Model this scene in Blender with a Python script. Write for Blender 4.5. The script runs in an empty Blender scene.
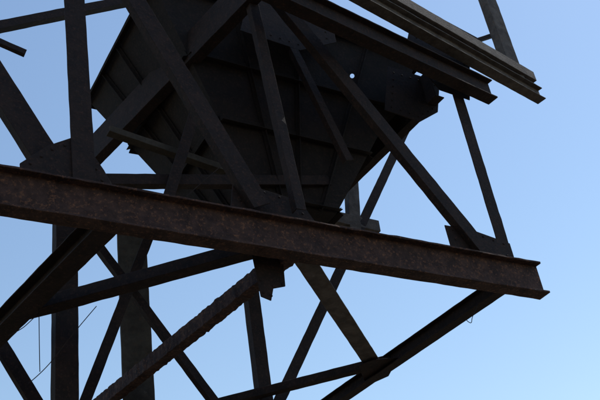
import bpy, bmesh, math, random
from mathutils import Vector, Matrix
random.seed(4)
S=bpy.context.scene
CAM=Vector((0,0,1.6))
# ---------- materials
def rust(name,c1,c2,c3,scale=6,bump=.5,amt=.6,rough=.8):
    m=bpy.data.materials.new(name); m.use_nodes=True; N=m.node_tree.nodes; L=m.node_tree.links
    b=N['Principled BSDF']; tc=N.new('ShaderNodeTexCoord')
    def noise(s,d,r):
        n=N.new('ShaderNodeTexNoise'); n.inputs['Scale'].default_value=s; n.inputs['Detail'].default_value=d; n.inputs['Roughness'].default_value=r
        L.new(tc.outputs['Object'],n.inputs['Vector']); return n
    n1=noise(scale,10,.7); n2=noise(scale*5,8,.75); n3=noise(scale*2.2,12,.8)
    def ramp(src,p0,p1,a,c):
        r=N.new('ShaderNodeValToRGB'); r.color_ramp.elements[0].position=p0; r.color_ramp.elements[1].position=p1
        r.color_ramp.elements[0].color=(*a,1); r.color_ramp.elements[1].color=(*c,1); L.new(src.outputs[0],r.inputs[0]); return r
    r1=ramp(n1,.40,.62,c1,c2)
    r2=ramp(n2,.53,.64,(0,0,0),(amt,)*3)
    r3=ramp(n3,.60,.66,(0,0,0),(.6,)*3)
    def mix(f,a,bcol):
        x=N.new('ShaderNodeMix'); x.data_type='RGBA'; L.new(f.outputs[0],x.inputs[0]); L.new(a,x.inputs[6]); x.inputs[7].default_value=(*bcol,1); return x.outputs[2]
    o=mix(r2,r1.outputs[0],c3); o=mix(r3,o,tuple(c*2+.01 for c in c2))
    L.new(o,b.inputs['Base Color']); b.inputs['Roughness'].default_value=rough; b.inputs['Specular IOR Level'].default_value=.25
    bp=N.new('ShaderNodeBump'); bp.inputs['Strength'].default_value=bump; bp.inputs['Distance'].default_value=.02; L.new(n2.outputs[0],bp.inputs['Height'])
    b2=N.new('ShaderNodeBump'); b2.inputs['Strength'].default_value=bump*.6; b2.inputs['Distance'].default_value=.03; L.new(n3.outputs[0],b2.inputs['Height']); L.new(bp.outputs[0],b2.inputs['Normal']); L.new(b2.outputs[0],b.inputs['Normal'])
    return m
RUST=rust('rusted_steel',(.026,.013,.012),(.070,.036,.029),(.22,.095,.05),amt=.7,bump=.7)
DARK=rust('dark_steel',(.011,.006,.006),(.023,.012,.010),(.07,.03,.02))  # darker tone of the rust mix, default for most members
DARKEST=rust('darkest_sheet_steel',(.007,.004,.004),(.014,.008,.007),(.04,.02,.014))  # darkest tone of the rust mix, for hopper shell, stiffeners and ribs
GREY=rust('weathered_galvanised_steel',(.06,.048,.044),(.12,.10,.09),(.10,.05,.03))
POST=rust('weathered_painted_steel',(.032,.025,.020),(.065,.053,.043),(.07,.04,.025),scale=4)
CONC=rust('concrete',(.2,.19,.17),(.3,.29,.26),(.15,.14,.12),scale=4)
GRND=rust('gravel_and_grass',(.08,.07,.04),(.16,.13,.095),(.22,.19,.15),scale=.7)
T=bpy.data.objects.new('steel_trestle_tower',None); S.collection.objects.link(T)
def mk(name,bm,mat,parent=T,bev=.003):
    bmesh.ops.recalc_face_normals(bm,faces=bm.faces)
    me=bpy.data.meshes.new(name); bm.to_mesh(me); bm.free(); o=bpy.data.objects.new(name,me); S.collection.objects.link(o)
    me.materials.append(mat); o.parent=parent
    if bev:
        b=o.modifiers.new('b','BEVEL'); b.width=bev; b.segments=1; b.limit_method='ANGLE'
    return o
def prof(k,h,f,t):
    H=h/2
    if k=='I': F=f/2; q=t/2; return [(-H,-F),(-H,F),(-H+t,F),(-H+t,q),(H-t,q),(H-t,F),(H,F),(H,-F),(H-t,-F),(H-t,-q),(-H+t,-q),(-H+t,-F)]
    if k=='C': return [(-H,0),(H,0),(H,f),(H-t,f),(H-t,t),(-H+t,t),(-H+t,f),(-H,f)]
    if k=='L': return [(-H,0),(H,0),(H,t),(-H+t,t),(-H+t,f),(-H,f)]
    if k=='M': return [(-H,0),(H,0),(H,f),(H-t,f),(H-t,t),(-H,t)]
    if k=='B': return [(-H,-f/2),(H,-f/2),(H,f/2),(-H,f/2)]
    if k=='T': q=t/2; return [(-H,0),(H,0),(H,t),(q,t),(q,f),(-q,f),(-q,t),(-H,t)]
def beam(name,A,B,k,h,f=.08,t=.012,n=(0,1,0),mat=None,jit=.001,seg=.1):
    A=Vector(A);B=Vector(B); a=(B-A).normalized(); n=Vector(n); u=n.cross(a).normalized(); w=a.cross(u).normalized()
    if w.dot(n)<0: w=-w
    if u.z<0 or (abs(u.z)<.15 and u.x<0): u=-u
    P=prof(k,h,f,t); N=max(2,int((B-A).length/seg)); bm=bmesh.new(); R=[]
    for i in range(N+1):
        c=A.lerp(B,i/N); R.append([bm.verts.new(c+u*(p[0]+random.gauss(0,jit))+w*(p[1]+random.gauss(0,jit))) for p in P])
    for i in range(N):
        for q in range(len(P)):
            r=(q+1)%len(P); bm.faces.new((R[i][q],R[i][r],R[i+1][r],R[i+1][q]))
    bm.faces.new(R[0]); bm.faces.new(R[-1][::-1])
    return mk(name,bm,mat or DARK)
def rivets(name,L,n,r=.014,mat=None):
    n=Vector(n).normalized(); q=n.to_track_quat('Z','Y').to_matrix().to_4x4(); bm=bmesh.new()
    for p in L: bmesh.ops.create_uvsphere(bm,u_segments=8,v_segments=5,radius=r,matrix=Matrix.Translation(Vector(p))@q@Matrix.Diagonal((1,1,.7,1)))
    return mk(name,bm,mat or RUST,T,0)
def plate(name,pts,n,t=.012,mat=None,parent=T,bolt=True):
    nn=Vector(n).normalized(); n=nn*t; bm=bmesh.new(); a=[bm.verts.new(Vector(p)) for p in pts]; b=[bm.verts.new(Vector(p)+n) for p in pts]
    bm.faces.new(a); bm.faces.new(b[::-1])
    for i in range(len(a)):
        j=(i+1)%len(a); bm.faces.new((a[i],a[j],b[j],b[i]))
    o=mk(name,bm,mat or DARK,parent)
    if bolt:
        c=sum((Vector(p) for p in pts),Vector())/len(pts); L=[]
        for i in range(len(pts)):
            p=Vector(pts[i]).lerp(c,.22); q=Vector(pts[(i+1)%len(pts)]).lerp(c,.22); m=max(1,int((q-p).length/.11))
            for s in range(m): L.append(p.lerp(q,s/m))
        rivets(name+'_rivets',L,-nn,mat=DARK)
    return o
def wire(name,pts,r=.004):
    cu=bpy.data.curves.new(name,'CURVE'); cu.dimensions='3D'; cu.bevel_depth=r; sp=cu.splines.new('NURBS'); sp.points.add(len(pts)-1); sp.order_u=3; sp.use_endpoint_u=True
    for i,p in enumerate(pts): sp.points[i].co=(*p,1)
    o=bpy.data.objects.new(name,cu); S.collection.objects.link(o); cu.materials.append(DARK); return o
# ---------- front truss (plane y = 6)
beam('lower_chord_beam',(-1.5,6,5.89),(7.03,6,5.89),'I',.38,.17,.022,mat=RUST,jit=.0018)
beam('truss_vertical_left',(1.88,6,9.5),(2.01,6,5.88),'T',.20,.1,.014)
beam('truss_diagonal_left',(2.25,5.96,9.04),(3.66,5.96,6.18),'L',.2,.1,.014)
beam('truss_vertical_mid',(3.82,5.87,9.46),(4.02,5.87,6.15),'L',.11,.09,.012)
beam('truss_diagonal_right',(4.01,6,9.6),(6.42,6,6.08),'L',.17,.1,.014)
beam('truss_vertical_right',(6.77,6.1,8.86),(6.76,6.1,6.1),'M',.17,.1,.012)
beam('truss_diagonal_far_left',(.84,6.1,7.85),(1.84,6.1,6.17),'L',.25,.1,.014)
plate('node_gusset_left',[(1.47,6.02,6.2),(1.7,6.02,6.44),(1.97,6.02,6.62),(2.18,6.02,6.29),(2.31,6.02,6.01),(1.48,6.02,6.03)],(0,1,0))
plate('node_gusset_mid',[(3.43,6.05,6.44),(3.74,6.05,6.44),(4.15,6.05,6.38),(4.34,6.05,6.07),(3.36,6.05,6.07)],(0,1,0))
plate('node_gusset_right',[(5.95,6.08,6.46),(6.31,6.08,6.47),(6.84,6.08,6.38),(6.84,6.08,6.0),(5.96,6.08,6.0)],(0,1,0))
# ---------- lateral floor frame (z = 5.81)
beam('cross_beam_left',(2.207,6.03,5.81),(1.45,10.7,5.81),'I',.2,.2,.014,n=(1,0,0))
beam('cross_beam_mid',(3.925,6.04,5.81),(3.25,10.7,5.81),'L',.16,.13,.014,n=(1,0,0),mat=RUST,jit=.0035,seg=.035)
beam('cross_beam_right',(6.518,6.03,5.81),(6.25,10.7,5.81),'I',.16,.14,.014,n=(1,0,0))
beam('lateral_brace_left',(3.79,6.10,5.81),(1.99,7.91,5.81),'L',.16,.12,.014,n=(0,0,1))
beam('lateral_brace_mid',(4.085,6.11,5.815),(6.42,8.34,5.815),'L',.20,.08,.014,n=(0,0,1),mat=GREY)
beam('lateral_brace_right',(6.43,8.05,5.79),(4.0,10.6,5.79),'L',.12,.1,.014,n=(0,0,1))
plate('lateral_gusset',[(6.02,8.16,5.77),(6.10,7.98,5.77),(6.39,7.86,5.77),(6.58,8.35,5.77),(6.46,8.68,5.77)],(0,0,1),bolt=False)
plate('lower_hanger_plate',[(3.62,6.2,5.84),(3.95,6.2,5.84),(3.93,6.2,5.50),(3.80,6.2,5.46),(3.76,6.2,5.33),(3.66,6.2,5.36)],(0,1,0))
beam('rear_lower_chord',(1.2,10.75,5.81),(6.5,10.75,5.81),'C',.3,.12,.014)
# ---------- upper works
beam('upper_beam_front',(3.15,5.38,8.63),(7.24,6.0,8.63),'I',.3,.16,.02)
beam('upper_beam_rear',(4.22,5.39,9.10),(8.46,6.22,9.10),'I',.2,.14,.016,mat=GREY)
beam('upper_beam_rear_outer',(4.21,5.30,9.35),(8.38,6.12,9.35),'C',.16,.1,.016,mat=GREY)
beam('upper_vertical_right',(8.02,6.1,11.4),(8.02,6.1,9.2),'L',.21,.14,.014,mat=GREY)
beam('upper_brace_right',(6.90,6.3,9.47),(8.22,6.3,10.29),'L',.06,.05,.01)
plate('upper_gusset',[(6.37,6.1,9.71),(6.73,6.1,9.95),(7.48,6.1,9.74),(7.18,6.1,9.24),(6.95,6.1,8.50),(6.49,6.1,8.53),(6.10,6.1,9.06)],(0,1,0))
plate('upper_gusset_inner',[(4.31,6.6,9.91),(5.48,6.6,10.0),(5.47,6.6,9.43),(4.89,6.6,9.10),(4.09,6.6,9.15)],(0,1,0))
plate('upper_gusset_outer',[(6.22,6.6,9.27),(7.06,6.6,9.25),(6.87,6.6,8.68),(6.51,6.6,8.42),(5.99,6.6,8.47)],(0,1,0))
beam('top_cross_girder_right',(6.73,6.42,9.0),(6.57,10.3,9.0),'C',.46,.14,.018,n=(1,0,0))
beam('top_cross_girder_left',(3.78,5.75,9.0),(3.07,9.38,9.0),'C',.42,.14,.018,n=(1,0,0))
beam('top_brace_far',(1.45,8,9.55),(3.47,8,10.86),'L',.12,.1,.012)
beam('top_brace_small',(1.3,8,9.53),(1.98,8,9.35),'L',.08,.06,.012)
beam('hopper_hanger',(4.68,6.6,9.53),(5.29,6.6,7.54),'L',.11,.08,.012)
beam('rear_vertical',(3.69,7,8.36),(3.16,7,6.72),'L',.12,.1,.012)
beam('rear_chord',(2.12,7.1,6.93),(5.33,7.1,7.61),'C',.13,.1,.012)
beam('rear_angle',(2.68,7.2,7.78),(4.46,7.2,7.49),'L',.08,.1,.012,mat=POST)
beam('rear_chord_lower',(6.18,9.3,8.83),(7.76,9.3,8.77),'C',.2,.1,.012,mat=GREY)
beam('rear_stub_post',(7.43,9.3,9.57),(7.2,9.3,8.06),'C',.2,.12,.012,mat=GREY)
# ---------- rear bracing & columns
beam('rear_diagonal',(8.96,9.3,11.19),(5.1,9.3,5.05),'L',.15,.1,.012)
beam('rear_x_brace_a',(2.93,8.8,7.59),(4.82,8.8,4.94),'L',.10,.09,.012)
beam('rear_x_brace_b',(3.70,8.7,7.53),(2.62,8.7,4.67),'L',.12,.09,.012)
beam('rear_x_brace_c',(1.57,8.8,6.71),(2.68,8.8,4.9),'L',.14,.09,.012)
beam('rear_strut',(2.3,8.9,4.85),(5.5,8.9,4.85),'L',.14,.1,.012)
beam('column_left',(2.47,8,0),(2.47,8,7.33),'C',.23,.15,.014)
beam('column_rear',(5.38,9.3,0),(5.38,9.3,7.5),'C',.18,.14,.014)
beam('column_far_left',(1.35,10.75,0),(1.35,10.75,5.65),'B',.24,.24,.014,jit=0)
beam('column_far_right',(6.35,10.75,0),(6.35,10.75,5.65),'B',.24,.24,.014,jit=0)
beam('box_column',(3.78,9.5,0),(3.78,9.5,8.6),'B',.36,.3,n=(.35,1,0),mat=POST)
for x,y in ((2.47,8.07),(5.38,9.37),(1.35,10.75),(6.35,10.75),(3.78,9.5)):
    bm=bmesh.new(); bmesh.ops.create_cone(bm,cap_ends=True,segments=4,radius1=.75,radius2=.5,depth=.4,matrix=Matrix.Translation((x,y,.18))@Matrix.Rotation(math.pi/4,4,'Z')); mk('column_footing',bm,CONC)
# ---------- hopper
def hopper(x0,x1,y0,y1,zt,a0,a1,b0,b1,zb):
    t=[Vector(q) for q in ((x0,y0,zt),(x1,y0,zt),(x1,y1,zt),(x0,y1,zt))]; b=[Vector(q) for q in ((a0,b0,zb),(a1,b0,zb),(a1,b1,zb),(a0,b1,zb))]
    bm=bmesh.new(); tv=[bm.verts.new(q) for q in t]; bv=[bm.verts.new(q) for q in b]
    for i in range(4): bm.faces.new((tv[i],tv[(i+1)%4],bv[(i+1)%4],bv[i]))
    bm.faces.new(bv)
    o=mk('hopper_shell',bm,DARKEST,T,0); m=o.modifiers.new('s','SOLIDIFY'); m.thickness=.01
    hc=Vector((5.88,6.93,9.27))   # rusted-through hole
    cb=bmesh.new(); bmesh.ops.create_cone(cb,cap_ends=True,segments=9,radius1=.032,radius2=.026,depth=.7,matrix=Matrix.Translation(hc)@(hc-CAM).to_track_quat('Z','Y').to_matrix().to_4x4())
    cu=mk('cutter',cb,DARK,None,0); bo=o.modifiers.new('h','BOOLEAN'); bo.object=cu; bo.operation='DIFFERENCE'
    dg=bpy.context.evaluated_depsgraph_get(); me=bpy.data.meshes.new_from_object(o.evaluated_get(dg)); o.modifiers.clear(); o.data=me; bpy.data.objects.remove(cu)
    c=sum(t+b,Vector())/8
    for i in range(4):
        j=(i+1)%4; nn=(t[j]-t[i]).cross(b[i]-t[i]).normalized()
        if nn.dot(t[i]-c)<0: nn=-nn
        for s in (.0,.34,.64,.97):
            A=t[i].lerp(b[i],s);B=t[j].lerp(b[j],s); beam('hopper_stiffener',A+nn*.012,B+nn*.012,'L',.09,.07,.01,n=nn,mat=DARKEST)
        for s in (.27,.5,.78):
            A=t[i].lerp(t[j],s);B=b[i].lerp(b[j],s); beam('hopper_rib',A+nn*.012,B+nn*.012,'T',.06,.05,.01,n=nn,mat=DARKEST)
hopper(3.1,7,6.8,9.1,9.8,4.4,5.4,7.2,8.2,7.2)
# ---------- wires
wire('hanging_wire',[(2.05,7.5,5.78),(2.06,7.5,5.34),(2.07,7.5,5.08)])
wire('loose_cable',[(1.97,7.5,4.96),(2.12,7.5,5.10),(2.35,7.5,5.46),(2.60,7.5,5.80)])
wire('loose_cable',[(1.78,7.5,5.40),(1.89,7.5,5.47),(1.97,7.5,5.56),(2.05,7.5,5.66)])
wire('loose_cable',[(3.21,6.8,6.64),(3.38,6.8,6.85),(3.65,6.8,7.14),(3.99,6.8,7.51)])
wire('tie_wire',[(6.4,6.3,5.75),(6.20,6.3,5.52),(6.16,6.3,5.40),(6.10,6.3,5.47)])
# ---------- ground
bm=bmesh.new(); bmesh.ops.create_grid(bm,x_segments=2,y_segments=2,size=2500); mk('ground',bm,GRND,None,0)
# ---------- camera
cd=bpy.data.cameras.new('camera'); c=bpy.data.objects.new('camera',cd); S.collection.objects.link(c); S.camera=c
cd.sensor_width=36; cd.lens=54.54; cd.clip_end=6000
R=Matrix(((.8653,-.1665,-.4730),(-.4814,-.5400,-.6905),(-.1403,.8250,-.5474))).to_4x4()
c.matrix_world=Matrix.Translation(CAM)@R
# ---------- light
az=math.radians(4); el=math.radians(58)
d=Vector((math.cos(el)*math.cos(az),math.cos(el)*math.sin(az),math.sin(el)))
sd=bpy.data.lights.new('sun','SUN'); sd.energy=2.5; sd.angle=math.radians(.5); sd.color=(1,.94,.85)
so=bpy.data.objects.new('sun',sd); S.collection.objects.link(so); so.rotation_euler=d.to_track_quat('Z','Y').to_euler()
w=bpy.data.worlds.new('World'); S.world=w; w.use_nodes=True; sk=w.node_tree.nodes.new('ShaderNodeTexSky'); sk.sky_type='NISHITA'; sk.sun_disc=False
sk.sun_elevation=el; sk.sun_rotation=math.pi/2-az; sk.air_density=1.5; sk.dust_density=.2; sk.ozone_density=1.8
w.node_tree.links.new(sk.outputs[0],w.node_tree.nodes['Background'].inputs[0]); w.node_tree.nodes['Background'].inputs[1].default_value=.15
S.view_settings.view_transform='Standard'; S.view_settings.look='None'; S.view_settings.exposure=0
